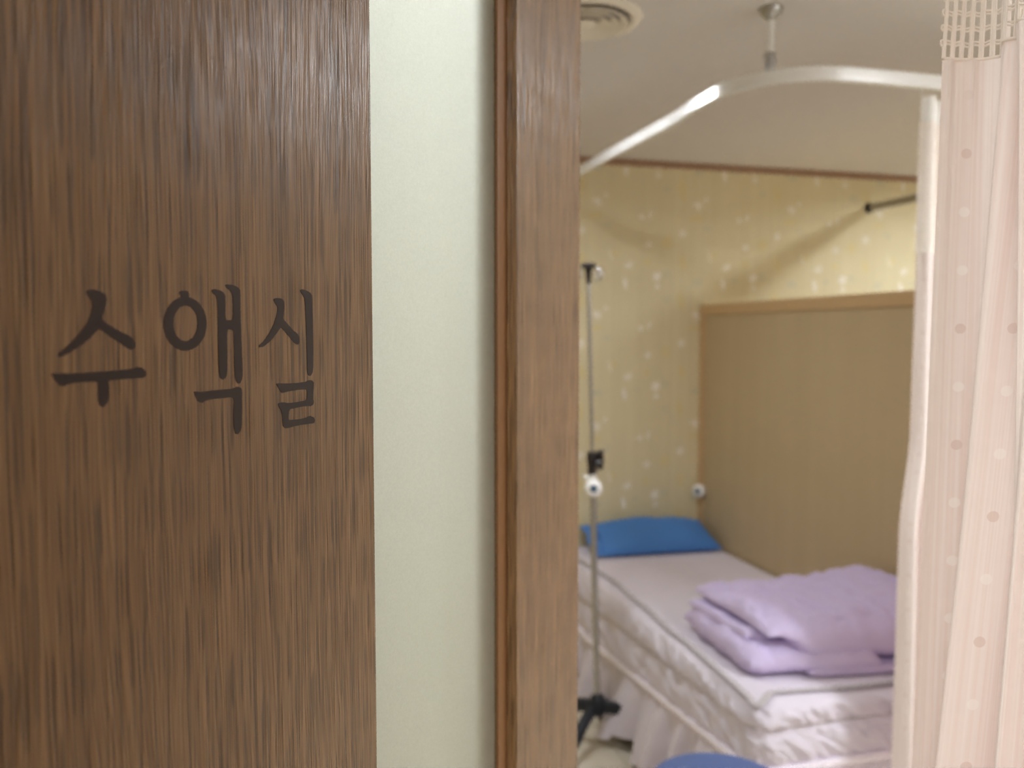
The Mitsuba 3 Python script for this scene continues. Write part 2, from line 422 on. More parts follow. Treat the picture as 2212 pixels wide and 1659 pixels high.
RING = [[(3330,15555),(3327,15533),(3321,15511),(3312,15490),(3299,15471),(3283,15455),(3265,15441),(3245,15429),(3224,15421),(3202,15416),(3180,15415),(3158,15417),(3137,15423),(3117,15431),(3099,15443),(3083,15457),(3070,15473),(3059,15491),(3052,15510),(3048,15531),(3047,15552),(3049,15573),(3054,15593),(3063,15613),(3075,15631),(3089,15648),(3106,15662),(3124,15674),(3145,15683),(3166,15688),(3188,15691),(3210,15690),(3232,15686),(3253,15678),(3272,15668),(3289,15654),(3304,15638),(3315,15619),(3324,15599),(3329,15577)],[(3269,15557),(3267,15542),(3264,15528),(3258,15514),(3251,15502),(3242,15491),(3232,15481),(3221,15474),(3209,15468),(3196,15465),(3183,15464),(3171,15465),(3159,15469),(3147,15474),(3137,15482),(3127,15491),(3120,15502),(3114,15514),(3109,15527),(3107,15541),(3106,15555),(3108,15569),(3111,15583),(3116,15596),(3123,15608),(3131,15619),(3141,15629),(3152,15636),(3164,15642),(3176,15646),(3189,15647),(3202,15647),(3214,15644),(3226,15638),(3236,15631),(3246,15622),(3254,15611),(3261,15599),(3265,15586),(3268,15571)]]



def syllable(polys, holes=()):
    shape = None
    for q in polys:
        s = sg.Polygon(chaikin(np.array(q) / 1e4)).buffer(0)
        shape = s if shape is None else shape.union(s)
    ms = []
    for g in (shape.geoms if hasattr(shape, 'geoms') else [shape]):
        for h in holes:
            g = g.difference(sg.Polygon(np.array(h) / 1e4))
        for gg in (g.geoms if hasattr(g, 'geoms') else [g]):
            ms.append(trimesh.creation.extrude_polygon(gg, 0.0004))
    m = join(*ms)
    q = m.vertices
    q = np.stack([HX + DX * q[:, 0] + NX * (q[:, 2] + 1e-5), HY + DY * q[:, 0] + NY * (q[:, 2] + 1e-5), q[:, 1]], 1)
    m = mesh(q, m.faces)
    m.fix_normals()
    return m


add('door_1__lettering', syllable(LETTER_A), 'vinyl', False, 'first dark vinyl syllable of the door lettering')
add('door_1__lettering', syllable(LETTER_B + [RING[0]], [RING[1]]), 'vinyl', False, 'second dark vinyl syllable of the door lettering')
add('door_1__lettering', syllable(LETTER_C), 'vinyl', False, 'third dark vinyl syllable of the door lettering')

# ------------------------------------------------------------------ lamps
for text, x, y, z, hx, hy, col in LAMPS:
    k = 'ceiling_lamp'
    while k in labels:
        k = f'ceiling_lamp_{int(k[-3:]) + 1:03d}' if k[-3:].isdigit() else 'ceiling_lamp_001'
    note(k, text, 'lamp')
    w = .006
    lip = z - .017
    add(k + '__housing', join(rbox(x - hx - w, x + hx + w, y - hy - w, y + hy + w, z + .002, CEIL, .002), rbox(x - hx - w, x - hx, y - hy - w, y + hy + w, lip, z + .004, .002), rbox(x + hx, x + hx + w, y - hy - w, y + hy + w, lip, z + .004, .002),
                              rbox(x - hx, x + hx, y - hy - w, y - hy, lip, z + .004, .002), rbox(x - hx, x + hx, y + hy, y + hy + w, lip, z + .004, .002)), 'lamp_housing', False)
    m = mesh([(x - hx, y - hy, z), (x - hx, y + hy, z), (x + hx, y + hy, z), (x + hx, y - hy, z)], [(0, 1, 2, 3)])
    scene[k + '__diffuser'] = {**mikit.ply(m, 'lamp_housing'), 'emitter': {'type': 'area', 'radiance': rgb(col)}}

# ------------------------------------------------------------------ ceiling vent
VX, VY = 0.788, 2.139
note('ceiling_vent', 'round off-white ceiling vent with concentric rings beside the door', 'vent')
add('ceiling_vent__rim', lathe([(.118, 0), (.150, 0), (.150, -.004), (.144, -.010), (.132, -.013), (.123, -.010), (.118, -.004), (.118, 0)], 64, (VX, VY, CEIL)), 'vent_plastic', 40)
add('ceiling_vent__plate', lathe([(0, -.0005), (.118, -.0005), (.118, -.003), (0, -.003)], 48, (VX, VY, CEIL)), 'vent_dark')
for r in (.100, .077, .054):
    add('ceiling_vent__ring', lathe([(r - .011, -.006), (r + .010, -.022), (r + .012, -.022), (r + .012, -.018), (r - .006, -.003), (r - .011, -.003), (r - .011, -.006)], 56, (VX, VY, CEIL)), 'vent_plastic', 40)
add('ceiling_vent__cone', lathe([(0, -.022), (.016, -.021), (.030, -.018), (.030, -.015), (.0, -.003), (0, -.022)], 40, (VX, VY, CEIL)), 'vent_plastic', 40)

# ------------------------------------------------------------------ curtain rails
RT = 2.232   # top of the rails


def rail_profile(w=0.017, h=0.036):
    return [(-w / 2, -h), (-w / 2 + .003, -h - .001), (-.003, -h - .001), (-.003, -h + .004), (.003, -h + .004), (.003, -h - .001), (w / 2 - .003, -h - .001), (w / 2, -h),
            (w / 2, -.004), (w / 2 - .004, 0), (-w / 2 + .004, 0), (-w / 2, -.004)]


def arc(cx, cy, r, a0, a1, n):
    return [(cx + r * math.cos(t), cy + r * math.sin(t), RT) for t in np.radians(np.linspace(a0, a1, n))]


def flange(x, y, z, normal, r=.022):
    return rot_to(normal, lathe([(0, 0), (r, 0), (r, .003), (r * .8, .008), (0, .008)], 24), (x, y, z))


def hanger(key, x, y):
    top = lathe([(0, -.001), (.030, -.001), (.0305, -.006), (.026, -.016), (.016, -.026), (.0095, -.030), (.0, -.030)], 32, (x, y, CEIL))
    add(key + '__ceiling_rose', top, 'steel')
    rod = trimesh.creation.cylinder(.0085, CEIL - .028 - RT, sections=20)
    rod.apply_translation((x, y, (CEIL - .028 + RT) / 2))
    add(key + '__hanger_rod', rod, 'aluminium')
    add(key + '__clamp', join(rbox(x - .011, x + .011, y - .011, y + .011, RT - .003, RT + .045, .003), rot_to([-.9, -.4, 0], lathe([(0, 0), (.006, 0), (.006, .014), (.004, .017), (0, .017)], 14), (x - .009, y - .005, RT + .034))), 'steel')


path = [(1.172, y, RT) for y in np.linspace(WALL_Y - .004, 2.4, 12)] + [(1.157, 2.2, RT)] + arc(1.407, 2.12, .25, 180, 270, 22) + [(x, 1.868 - .004 * (x - 1.4), RT) for x in np.linspace(1.5, 2.93, 14)]
path = spline(path, 150)
note('curtain_rail', 'silver curtain rail bending around the foot of the bed under the ceiling', 'curtain rail')
add('curtain_rail__track', sweep(path, rail_profile()), 'aluminium', 30)
hanger('curtain_rail', 1.226, 1.948)
add('curtain_rail__wall_bracket', flange(1.172, WALL_Y, RT - .018, (0, -1, 0), .03), 'steel')
note('curtain_rail_001', 'dark straight curtain rail meeting the back wall beyond the partition', 'curtain rail')
path = [(2.985, y, RT) for y in np.linspace(WALL_Y - .004, 1.9, 20)]
add('curtain_rail_001__track', sweep(path, rail_profile(.02, .036)), 'steel', 30)
add('curtain_rail_001__wall_bracket', flange(2.985, WALL_Y, RT - .018, (0, -1, 0), .028), 'black_plastic')
hanger('curtain_rail_001', 2.985, 2.1)
note('curtain_rail_002', 'curtain rail above the near pink curtain by the doorway', 'curtain rail')
path = [(0.522, y, RT) for y in np.linspace(ENTRY_Y + .03, 1.05, 14)]
add('curtain_rail_002__track', sweep(path, rail_profile()), 'aluminium', 30)
add('curtain_rail_002__wall_bracket', flange(0.522, ENTRY_Y + .022, RT - .018, (0, 1, 0), .028), 'steel')
hanger('curtain_rail_002', 0.522, 0.95)


# ------------------------------------------------------------------ curtains
def curtain(key, label, top, bottom, z_top, z_join, z_bot, lean, cell=0.0118, pitch=0.0078, thick=0.0013, settle=None, cloth_z=90, header=True, mesh_rows=True):
    """top / bottom: plan polylines (same parameter) at the mesh join and at the hem; lean(z) -> (dx, dy)"""
    note(key, label, 'curtain')
    n = len(top)
    s = np.concatenate([[0], np.cumsum(np.linalg.norm(np.diff(top, axis=0), axis=1))])

    def at(z):
        t = np.clip((z_join - z) / (z_join - z_bot), 0, 1)
        t = t * t * (3 - 2 * t) if settle is None else np.clip((z_join - z) / settle, 0, 1)
        q = top * (1 - t) + bottom * t
        if z > z_join:   # gathered a little tighter towards the tape
            c = np.clip((z - z_join) / (z_top - z_join), 0, 1) * 0.25
            m = np.linspace(0, 1, n)[:, None] * (top[-1] - top[0]) + top[0]
            q = q * (1 - c) + m * c
        return np.hstack([q + np.array(lean(z)), np.full((n, 1), z)])
    zs = np.linspace(z_join, z_bot, cloth_z)
    V = np.stack([at(z) for z in zs], 1)
    gather = np.zeros((n, cloth_z))
    k = meshkit.noise(np.stack([np.repeat(s * 160, cloth_z), np.tile(zs * 5, n), np.zeros(n * cloth_z)], 1)).reshape(n, cloth_z)
    fade = np.exp(-(z_join - zs) / 0.035)[None]
    tx = np.gradient(top, axis=0)
    nn = np.stack([tx[:, 1], -tx[:, 0]], 1)
    nn /= np.linalg.norm(nn, axis=1, keepdims=True)
    V[:, :, :2] += nn[:, None] * ((k - .5) * (0.0008 + 0.006 * fade))[..., None]
    uv = np.stack([np.repeat(s, cloth_z), np.tile(zs, n)], 1)
    add(key + '__fabric', mesh(V.reshape(-1, 3), grid_faces(n, cloth_z)), 'pink_cloth', uv=uv)
    add(key + '__hem', tube(at(z_join), 0.0014, 6), 'mesh_thread', True)
    # openwork top: pairs of upright threads and looped cross threads
    parts = []
    si = lambda u: np.interp(u, s, np.arange(n))
    nv = int(s[-1] / pitch)
    rows = np.arange(z_join + cell, z_top - .002, cell)
    zz = np.linspace(z_join, z_top, 14)
    allp = np.stack([at(z) for z in zz], 0)
    for a in range(nv + 1):
        for off in (-.0008, .0008):
            u = si(np.clip(a * pitch + off, 0, s[-1]))
            i = int(min(u, n - 2))
            f = u - i
            parts.append(tube(allp[:, i] * (1 - f) + allp[:, i + 1] * f, thick, 5, False))
    sub = max(1, n // 420)
    for r, z in enumerate(rows):
        for dz in (-.0012, .0012):
            q = at(z)[::sub].copy()
            q[:, 2] += dz + .0008 * np.sin(s[::sub] / cell * math.pi * 2 + r)
            parts.append(tube(q, 0.0009, 4, False))
        e = at(z)[0]
        ring = [e + np.array([-.0022 * math.cos(t) - .0012, 0.0, .0024 * math.sin(t)]) for t in np.linspace(0, 2 * math.pi, 13)]
        parts.append(tube(ring, 0.0009, 5, False))
    add(key + '__openwork', join(*parts), 'mesh_thread', True, 'white openwork mesh band', kind='stuff')
    if header:
        H = np.stack([at(z) for z in np.linspace(z_top - .002, z_top + .066, 6)], 1)
        m = mesh(H.reshape(-1, 3), grid_faces(n, 6))
        add(key + '__header_tape', m, 'header_tape', True, 'white header tape')
        hooks = []
        ends = [0] + list(range(n // 8, n, n // 7))
        for i in ends:
            p = at(z_top + .05)[i]
            hooks.append(tube([p + np.array(o) for o in ((0, 0, -.02), (0, -.003, .0), (0, -.003, .016), (0, .001, RT - .036 - p[2] - .004), (0, .001, RT - .036 - p[2] + .006))], .0016, 8))
            add(key + '__hook', hooks[-1], 'clear_plastic', True)
    return V


def near_lean(z):
    return (-0.006 - 0.042 * (1.815 - z) if z > 1.0 else -0.006 - 0.042 * .815 - 0.01 * (1.0 - z), 0.0)


ctrl = [(.515, .560), (.532, .558), (.548, .552), (.554, .542), (.550, .533), (.538, .523), (.528, .514), (.533, .508), (.552, .503), (.558, .497), (.545, .490)]
ctrl_b = [(.512, .540), (.528, .538), (.550, .532), (.562, .525), (.552, .517), (.522, .509), (.494, .499), (.500, .493), (.542, .484), (.562, .476), (.546, .467)]
for k in range(5):
    y0, y1 = .483 - .0415 * k, .456 - .038 * k
    ctrl += [(.512, y0 + .0015), (.504, y0 - .005), (.513, y0 - .010), (.540, y0 - .015), (.556, y0 - .022), (.543, y0 - .031)]
    ctrl_b += [(.508, y1 + .002), (.497, y1 - .006), (.507, y1 - .012), (.541, y1 - .017), (.562, y1 - .024), (.544, y1 - .031)]
top = spline(np.array(ctrl), 560)
bot = spline(np.array(ctrl_b), 560)
curtain('curtain', 'pale pink dotted curtain with openwork top, nearest, hanging beside the doorway', top, bot, 2.105, 1.768, 0.22, near_lean, settle=0.60)


def far_lean(z):
    t = np.clip((1.30 - z) / .30, 0, 1)
    return (-0.006 * (2.1 - z) - 0.026 * t * t * (3 - 2 * t), 0.0)


xx = np.linspace(0, 1, 900)
fold = 11.5
topf = np.stack([1.626 + 0.95 * xx + 0.004 * np.sin(xx * 50), 1.868 + 0.036 * np.sin(xx * fold * 2 * math.pi + math.pi) + 0.008 * np.sin(xx * 61)], 1)
botf = np.stack([1.622 + 0.98 * xx + 0.008 * np.sin(xx * 47), 1.862 + 0.056 * np.sin(xx * fold * 2 * math.pi + math.pi) + 0.014 * np.sin(xx * 53)], 1)
curtain('curtain_001', 'pale pink curtain with white header tape on the silver rail at the bed foot', topf, botf, 2.106, 1.765, 0.30, far_lean, cell=0.0118, pitch=0.0052, thick=0.0016)

# ------------------------------------------------------------------ partition
note('partition', 'beige wooden partition with a pale frame standing along the far side of the bed', 'partition')
PX0, PX1, PZ, PY0, PY1 = 2.012, 2.034, 1.696, 1.98, 3.77
add('partition__panel', box(PX0, PX1, PY0 + .03, PY1 - .02, 0.03, PZ - .05), 'partition_board', False)
capp = [(-.022, 0), (-.022, .018), (-.019, .022), (-.020, .036), (-.017, .045), (-.008, .050), (.008, .050), (.017, .045), (.020, .036), (.019, .022), (.022, .018), (.022, 0)]
add('partition__top_rail', sweep([((PX0 + PX1) / 2, PY1, PZ - .050), ((PX0 + PX1) / 2, PY0, PZ - .050)], capp), 'partition_frame', 25)
add('partition__post', rbox(PX0 - .010, PX1 + .010, PY1 - .045, PY1, 0.0, PZ - .048, .005), 'partition_frame')
add('partition__post', rbox(PX0 - .010, PX1 + .010, PY0, PY0 + .045, 0.0, PZ - .048, .005), 'partition_frame')
add('partition__bottom_rail', rbox(PX0 - .004, PX1 + .004, PY0 + .04, PY1 - .04, 0.0, .06, .004), 'partition_frame')


def knob(key, label, at, normal, r):
    note(key, label, 'knob')
    add(key + '__body', rot_to(normal, lathe([(0, 0), (r * .55, 0), (r * .8, r * .15), (r, r * .5), (r, r * .75), (r * .9, r * 1.02), (r * .6, r * 1.2), (r * .44, r * 1.22), (r * .40, r * 1.12), (0, r * 1.12)], 36), at), 'white_plastic', 40)
    add(key + '__centre', rot_to(normal, lathe([(0, r * 1.121), (r * .39, r * 1.121), (r * .39, r * 1.16), (r * .22, r * 1.24), (0, r * 1.25)], 24), at), 'blue_plastic', 40, 'small blue-grey centre')


knob('white_knob', 'round white knob with blue-grey centre fixed to the partition post by the pillow', (2.0015, 3.735, .771), (-.80, -.60, 0), .034)
POLE = np.array([1.118, 2.872])
TILT = np.array([-.0405, .011]) / 1.62


def pole_at(z):
    return np.array([*(POLE + TILT * (z - .19)), z])


q = pole_at(.986)
knob('white_knob_001', 'round white knob with blue-grey centre on the drip stand pole', (q[0] - .011 * math.sin(YAW) * 1.2, q[1] - .012, .986), (-.30, -.95, 0), .033)

# ------------------------------------------------------------------ drip stand
note('drip_stand', 'tall steel drip stand with black clamp and dark base beside the bed', 'drip stand')
add('drip_stand__pole', tube([pole_at(z) for z in np.linspace(.16, 1.035, 8)], .0118, 20), 'steel', True)
add('drip_stand__upper_rod', tube([pole_at(z) for z in np.linspace(1.03, 1.765, 8)], .0075, 18), 'steel', True)
q = pole_at(1.80)
head = tube([pole_at(1.735), pole_at(1.76), pole_at(1.785), pole_at(1.796)], .012, 18, radii=[.0095, .0105, .012, .020])
cap = lathe([(0, -.012), (.022, -.010), (.028, -.004), (.028, .004), (.023, .009), (0, .011)], 28, q)
add('drip_stand__head', join(head, cap), 'black_plastic')
for a in (196, 286, 16, 106):
    d = np.array([math.cos(math.radians(a)), math.sin(math.radians(a)), 0])
    zv = np.array([0, 0, 1.0])
    loop = [q + d * .02, q + d * .040 - zv * .003, q + d * .058 - zv * .012, q + d * .066 - zv * .026, q + d * .060 - zv * .040, q + d * .047 - zv * .044, q + d * .037 - zv * .036, q + d * .036 - zv * .024, q + d * .043 - zv * .016]
    add('drip_stand__hook', tube(spline(loop, 40), .0036, 10, radii=.003 + .0028 * np.sin(np.linspace(0, math.pi, 40)) ** 2), 'chrome', True)
q = pole_at(1.085)
col = lathe([(0, -.055), (.0145, -.055), (.017, -.05), (.017, -.02), (.021, -.005), (.021, .022), (.017, .030), (0, .030)], 28, q)
add('drip_stand__clamp', col, 'black_plastic', 35)
star = []
for k in range(60):
    t = 2 * math.pi * k / 60
    rr = .028 + .011 * math.cos(5 * t)
    star.append((rr * math.cos(t), rr * math.sin(t)))
kn = trimesh.creation.extrude_polygon(sg.Polygon(star), .020)
kn = join(kn, trimesh.creation.cylinder(.008, .03, sections=16))
dirk = np.array([.86, -.50, 0])
add('drip_stand__clamp_knob', rot_to(dirk, kn, q + dirk * .020 + np.array([0, 0, .004])), 'black_plastic', 35)
q = pole_at(1.02)
add('drip_stand__sleeve', join(lathe([(.0122, -.03), (.0155, -.03), (.0155, .022), (.0122, .022), (.0122, -.03)], 26, q), rbox(q[0] - .036, q[0] - .010, q[1] - .004, q[1] + .004, q[2] - .008, q[2] + .010, .003)), 'clear_plastic', 35)
hub = lathe([(0, .120), (.026, .120), (.032, .128), (.032, .165), (.024, .185), (.015, .196), (.0122, .200), (0, .200)], 28, (POLE[0], POLE[1], 0))
add('drip_stand__hub', hub, 'navy_plastic', 35)
for a in (222, 142, 62, 342):
    d = np.array([math.cos(math.radians(a)), math.sin(math.radians(a)), 0])
    c3 = np.array([POLE[0], POLE[1], 0])
    pts = spline([c3 + d * .02 + [0, 0, .150], c3 + d * .09 + [0, 0, .140], c3 + d * .16 + [0, 0, .100], c3 + d * .22 + [0, 0, .068]], 12)
    leg = sweep(pts, [(-.016, -.020), (-.010, -.026), (.010, -.026), (.016, -.020), (.013, .012), (.007, .018), (-.007, .018), (-.013, .012)])
    lk = add('drip_stand__leg', leg, 'navy_plastic', 35)
    e = c3 + d * .215
    wd = np.array([-d[1], d[0], 0])
    cs = [rot_to(wd, lathe([(0, -.009), (.018, -.009), (.022, -.005), (.022, .005), (.018, .009), (0, .009)], 22), e + wd * o + [0, 0, .0225]) for o in (-.0115, .0115)]
    st = trimesh.creation.cylinder(.006, .05, sections=12)
    st.apply_translation(e + [0, 0, .045])
    add(lk + '__caster', join(*cs, st), 'black_plastic', 35)

# ------------------------------------------------------------------ the bed
BX0, BX1, BY0, BY1, BZ = 1.262, 2.000, 2.010, 3.765, 0.515
note('bed', 'narrow treatment bed with quilted pale cover and gathered skirt beside the partition', 'bed')


def zstitch(y):
    return np.interp(y, [2.0, 3.5], [.440, .372])


def zbot(y):
    return np.interp(y, [2.0, 3.3], [.328, .238])


R = .055
per = [(BX0, y) for y in np.linspace(BY1, BY0 + R + .01, 170)] + [(BX0 + R - R * math.cos(t), BY0 + R - R * math.sin(t)) for t in np.linspace(0.08, math.pi / 2 - .08, 12)] + [(x, BY0) for x in np.linspace(BX0 + R + .01, BX1, 80)]
per = np.array(per)
arcl = np.concatenate([[0], np.cumsum(np.linalg.norm(np.diff(per, axis=0), axis=1))])
tan = np.gradient(per, axis=0)
tan /= np.linalg.norm(tan, axis=1, keepdims=True)
out = np.stack([tan[:, 1], -tan[:, 0]], 1)    # pointing out of the bed
out *= np.sign(((per - [1.63, 2.9]) * out).sum(1))[:, None]


def nz(a, b, c=0.0, seed=0):
    a, b = np.broadcast_arrays(a, b)
    return meshkit.fbm(np.stack([a.ravel(), b.ravel(), np.full(a.size, c)], 1), 3, seed).reshape(a.shape) - meshkit.fbm(np.zeros((1, 3)) + .37, 3, seed)[0] * 0


def smoothf(a, b, x):
    t = np.clip((x - a) / (b - a), 0, 1)
    return t * t * (3 - 2 * t)


def tier(z_hi, z_lo, bulge, rows, rim=None, seed=0):
    """a quilted strip round the bed: z_hi and z_lo per perimeter point"""
    t = np.linspace(0, 1, rows)
    Z = z_hi[:, None] * (1 - t) + z_lo[:, None] * t
    S = np.broadcast_to(arcl[:, None], Z.shape)
    prof = bulge * np.sin(np.pi * np.clip(t, 0.0, 1)) ** 0.6
    edge = np.sin(np.pi * t) ** .5
    wr = (nz(S * 22 + Z * 34, Z * 22, 1.0, seed) - .5) * .038 * edge[None] + (nz(S * 70 + Z * 60, Z * 20, 4.0, seed) - .5) * .028 * edge[None]
    q = np.abs(np.mod(S / .175, 1) - .5) * 2
    seam = -np.exp(-((1 - q) / .07) ** 2) * .005 * edge[None]
    D = prof[None] + wr + seam
    V = np.concatenate([per[:, None] + out[:, None] * D[..., None], Z[..., None]], 2)
    return V, grid_faces(len(per), rows)


zt = np.full(len(per), BZ - .012)
V1, F1 = tier(zt, zstitch(per[:, 1]), .017, 18, seed=2)
V2, F2 = tier(zstitch(per[:, 1]), zbot(per[:, 1]), .013, 16, seed=5)
# the top of the mattress: from the rounded edge inwards
inner = np.clip(per, [BX0 + .06, BY0 + .06], [BX1, BY1])
t = np.linspace(0, 1, 9)
rim = per[:, None] * (1 - t[None, :, None]) + (inner * 1.0)[:, None] * t[None, :, None]
zr = (BZ - .012) + .012 * np.sin(np.clip(t * 1.4, 0, 1) * math.pi / 2)
V0 = np.concatenate([rim, np.broadcast_to(zr[None, :, None], (len(per), 9, 1))], 2)
m0 = mesh(V0.reshape(-1, 3), grid_faces(len(per), 9)[:, ::-1])
top_plate = box(BX0 + .055, BX1, BY0 + .055, BY1, BZ - .08, BZ - .0005)
for mm in (mesh(V1.reshape(-1, 3), F1), mesh(V2.reshape(-1, 3), F2)):
    add('bed__quilted_side', mm, 'cover_cloth', True, 'quilted pale side band')
add('bed__mattress', join(m0, top_plate, box(BX0 + .008, BX1 - .002, BY0 + .008, BY1, .25, BZ - .02)), 'cover_cloth', 30)
st = np.concatenate([per + out * .003, zstitch(per[:, 1])[:, None]], 1)
add('bed__seam', tube(st, .0022, 6), 'hem_cloth', True, 'stitched seam')
cord = np.concatenate([per + out * .010, (zbot(per[:, 1]) - .006 + .003 * (meshkit.noise(np.stack([arcl * 20, arcl * 0, arcl * 0], 1)) - .5))[:, None]], 1)
add('bed__piping', tube(cord, .0135, 12), 'cord_cloth', True, 'thick pale piping')
# gathered skirt
sk = np.linspace(0, arcl[-1], 900)
pp = np.stack([np.interp(sk, arcl, per[:, 0]), np.interp(sk, arcl, per[:, 1])], 1)
oo = np.stack([np.interp(sk, arcl, out[:, 0]), np.interp(sk, arcl, out[:, 1])], 1)
oo /= np.linalg.norm(oo, axis=1, keepdims=True)
ROWS = 34
tt = np.linspace(0, 1, ROWS)
ph = sk / .215 + .35 * (meshkit.noise(np.stack([sk * 5, sk * 0, sk * 0], 1)) - .5) * 2
f1 = np.tanh(1.8 * np.sin(2 * math.pi * ph + 0.6)) / np.tanh(1.8)
f2 = np.sin(2 * math.pi * sk / .066 + 4 * meshkit.noise(np.stack([sk * 9, sk * 0 + 3, sk * 0], 1)))
flare = (0.004 + .050 * tt ** 0.9)[None] + (.044 * f1[:, None]) * (tt ** .8)[None] + (.014 * f2[:, None]) * (np.sqrt(tt) * (1.1 - .6 * tt))[None]
flare += (nz(np.broadcast_to(sk[:, None] * 14, flare.shape), np.broadcast_to(tt[None] * 5, flare.shape), 2.0, 3) - .5) * .02 * tt[None]
side = pp[:, 0] < BX0 + .01
back = smoothf(2.91, 2.95, pp[:, 1]) * smoothf(3.12, 3.04, pp[:, 1]) * side     # pressed in behind the drip stand
flap = smoothf(2.70, 2.87, pp[:, 1]) * smoothf(2.945, 2.905, pp[:, 1]) * side     # one pleat flung out beside it
flare = flare * (1 - .8 * back[:, None]) * (1 - .6 * flap[:, None]) + .105 * flap[:, None] * tt[None] ** .9
zb = zbot(pp[:, 1]) - .012
zlow = .035 + .018 * (f1 < 0) + 0 * zb
Zs = zb[:, None] * (1 - tt) + zlow[:, None] * tt
V = np.concatenate([pp[:, None] + oo[:, None] * flare[..., None], Zs[..., None]], 2)
add('bed__skirt', mesh(V.reshape(-1, 3), grid_faces(900, ROWS)), 'skirt_cloth', True, 'gathered pale skirt')
add('bed__base', box(BX0 + .03, BX1 - .01, BY0 + .03, BY1 - .01, .16, .25), 'black_plastic', False)
for x in (BX0 + .09, BX1 - .09):
    for y in (BY0 + .10, BY1 - .10):
        add('bed__leg', rbox(x - .02, x + .02, y - .02, y + .02, 0, .165, .004), 'black_plastic', False)

# flat sheet with a soft grey border on the bed top
nx_, ny_ = 60, 130
gx, gy = np.meshgrid(np.linspace(0, 1, nx_), np.linspace(0, 1, ny_), indexing='ij')
left = lambda y: np.interp(y, [2.0, 2.22, 2.46, 2.60, 2.85, 3.0, 3.18, 3.40, 3.54, 3.8], [1.262, 1.275, 1.288, 1.286, 1.300, 1.303, 1.312, 1.300, 1.287, 1.285])
front = lambda x: np.interp(x, [1.2, 1.27, 1.30, 1.34, 1.42, 1.6, 1.8, 2.1], [2.008, 2.012, 2.028, 2.060, 2.052, 2.035, 2.032, 2.03])
yy = 2.02 + gy * (BY1 - 2.02)
lx = spline(np.stack([np.linspace(2.0, 3.8, 40), [left(v) for v in np.linspace(2.0, 3.8, 40)]], 1), 200)
LX = np.interp(yy, lx[:, 0], lx[:, 1])
X = LX + (1.996 - LX) * gx
FY = np.interp(X, np.linspace(1.2, 2.1, 60), [front(v) for v in np.linspace(1.2, 2.1, 60)])
Yg = FY + gy * (BY1 - FY)
Zg = BZ + .0035 + .0035 * (nz(X * 7, Yg * 7, 1.0, 9) - .3) + .0015
Zg = Zg - .010 * np.exp(-(X - BX0) / .012) * (X - BX0 < .06)
S = np.stack([X, Yg, Zg], 2)
note('bed_sheet', 'pale lavender-grey sheet with a grey hem spread flat over the bed', 'bed sheet')
add('bed_sheet__cloth', mesh(S.reshape(-1, 3), grid_faces(nx_, ny_)[:, ::-1]), 'sheet_cloth', True)
edge_l = S[0].copy()
edge_f = S[:, 0].copy()
hem = np.vstack([edge_l[::-1], edge_f[1:]])
hem = spline(hem[::3], 260)
hem[:, 2] += .0005
add('bed_sheet__hem', sweep(hem, [(-.012, -.001), (.010, -.001), (.011, .0015), (.007, .0034), (-.007, .0034), (-.012, .001)]), 'hem_cloth', 40, 'soft grey hem')


# ------------------------------------------------------------------ folded comforter
def slab(x0, x1, y0, y1, lo_fn, hi_fn, skew, n=90, seed=0, wr=.010, round_=.06, yround=.06, wob_=.012):
    """a soft folded layer: rounded outline, puffed top, wrinkles"""
    a, b = np.meshgrid(np.linspace(-1, 1, n), np.linspace(-1, 1, n), indexing='ij')
    a, b = np.sin(a * math.pi / 2) * .5 + a * .5, np.sin(b * math.pi / 2) * .5 + b * .5
    qx = (x0 + x1) / 2 + a * (x1 - x0) / 2
    qy = (y0 + y1) / 2 + b * (y1 - y0) / 2
    rx = round_ / ((x1 - x0) / 2)
    ry = yround / ((y1 - y0) / 2)
    e = np.sqrt(np.clip(1 - (1 - np.clip((1 - np.abs(a)) / rx, 0, 1)) ** 2, 0, 1)) * np.sqrt(np.clip(1 - (1 - np.clip((1 - np.abs(b)) / ry, 0, 1)) ** 2, 0, 1))
    w = nz(qx * 9 + qy * 5, qy * 9 - qx * 6, .5, seed) - .5
    w2 = 1 - np.abs(2 * nz(qx * 16 + qy * 5, qy * 3.0 - qx * 2.5, 2.5, seed + 1) - 1)
    w3 = 1 - np.abs(2 * nz(qx * 38, qy * 5.0, 5.5, seed + 2) - 1)
    front = np.exp(-(qy - y0) / .09)
    lo, hi = lo_fn(qx, qy), hi_fn(qx, qy)
    mid = (lo + hi) / 2
    up = mid + e * ((hi - lo) * .5 + w * wr * 2.0 + (w2 - .6) * wr * 1.2 + (w3 - .6) * wr * .9 * front)
    dn = mid - e * ((hi - lo) * .5)
    shift = skew * (qx - x0)
    wx = wob_ * (nz(qx * 12, qy * 12, 7.0, seed) - .5) * 2
    A = np.stack([qx + wx * (np.abs(a) > .8), qy + shift + wx * (np.abs(b) > .8), up], 2).reshape(-1, 3)
    B = np.stack([qx + wx * (np.abs(a) > .8), qy + shift + wx * (np.abs(b) > .8), dn], 2).reshape(-1, 3)
    f = grid_faces(n, n)
    return mesh(np.vstack([A, B]), np.vstack([f[:, ::-1], f + n * n]))


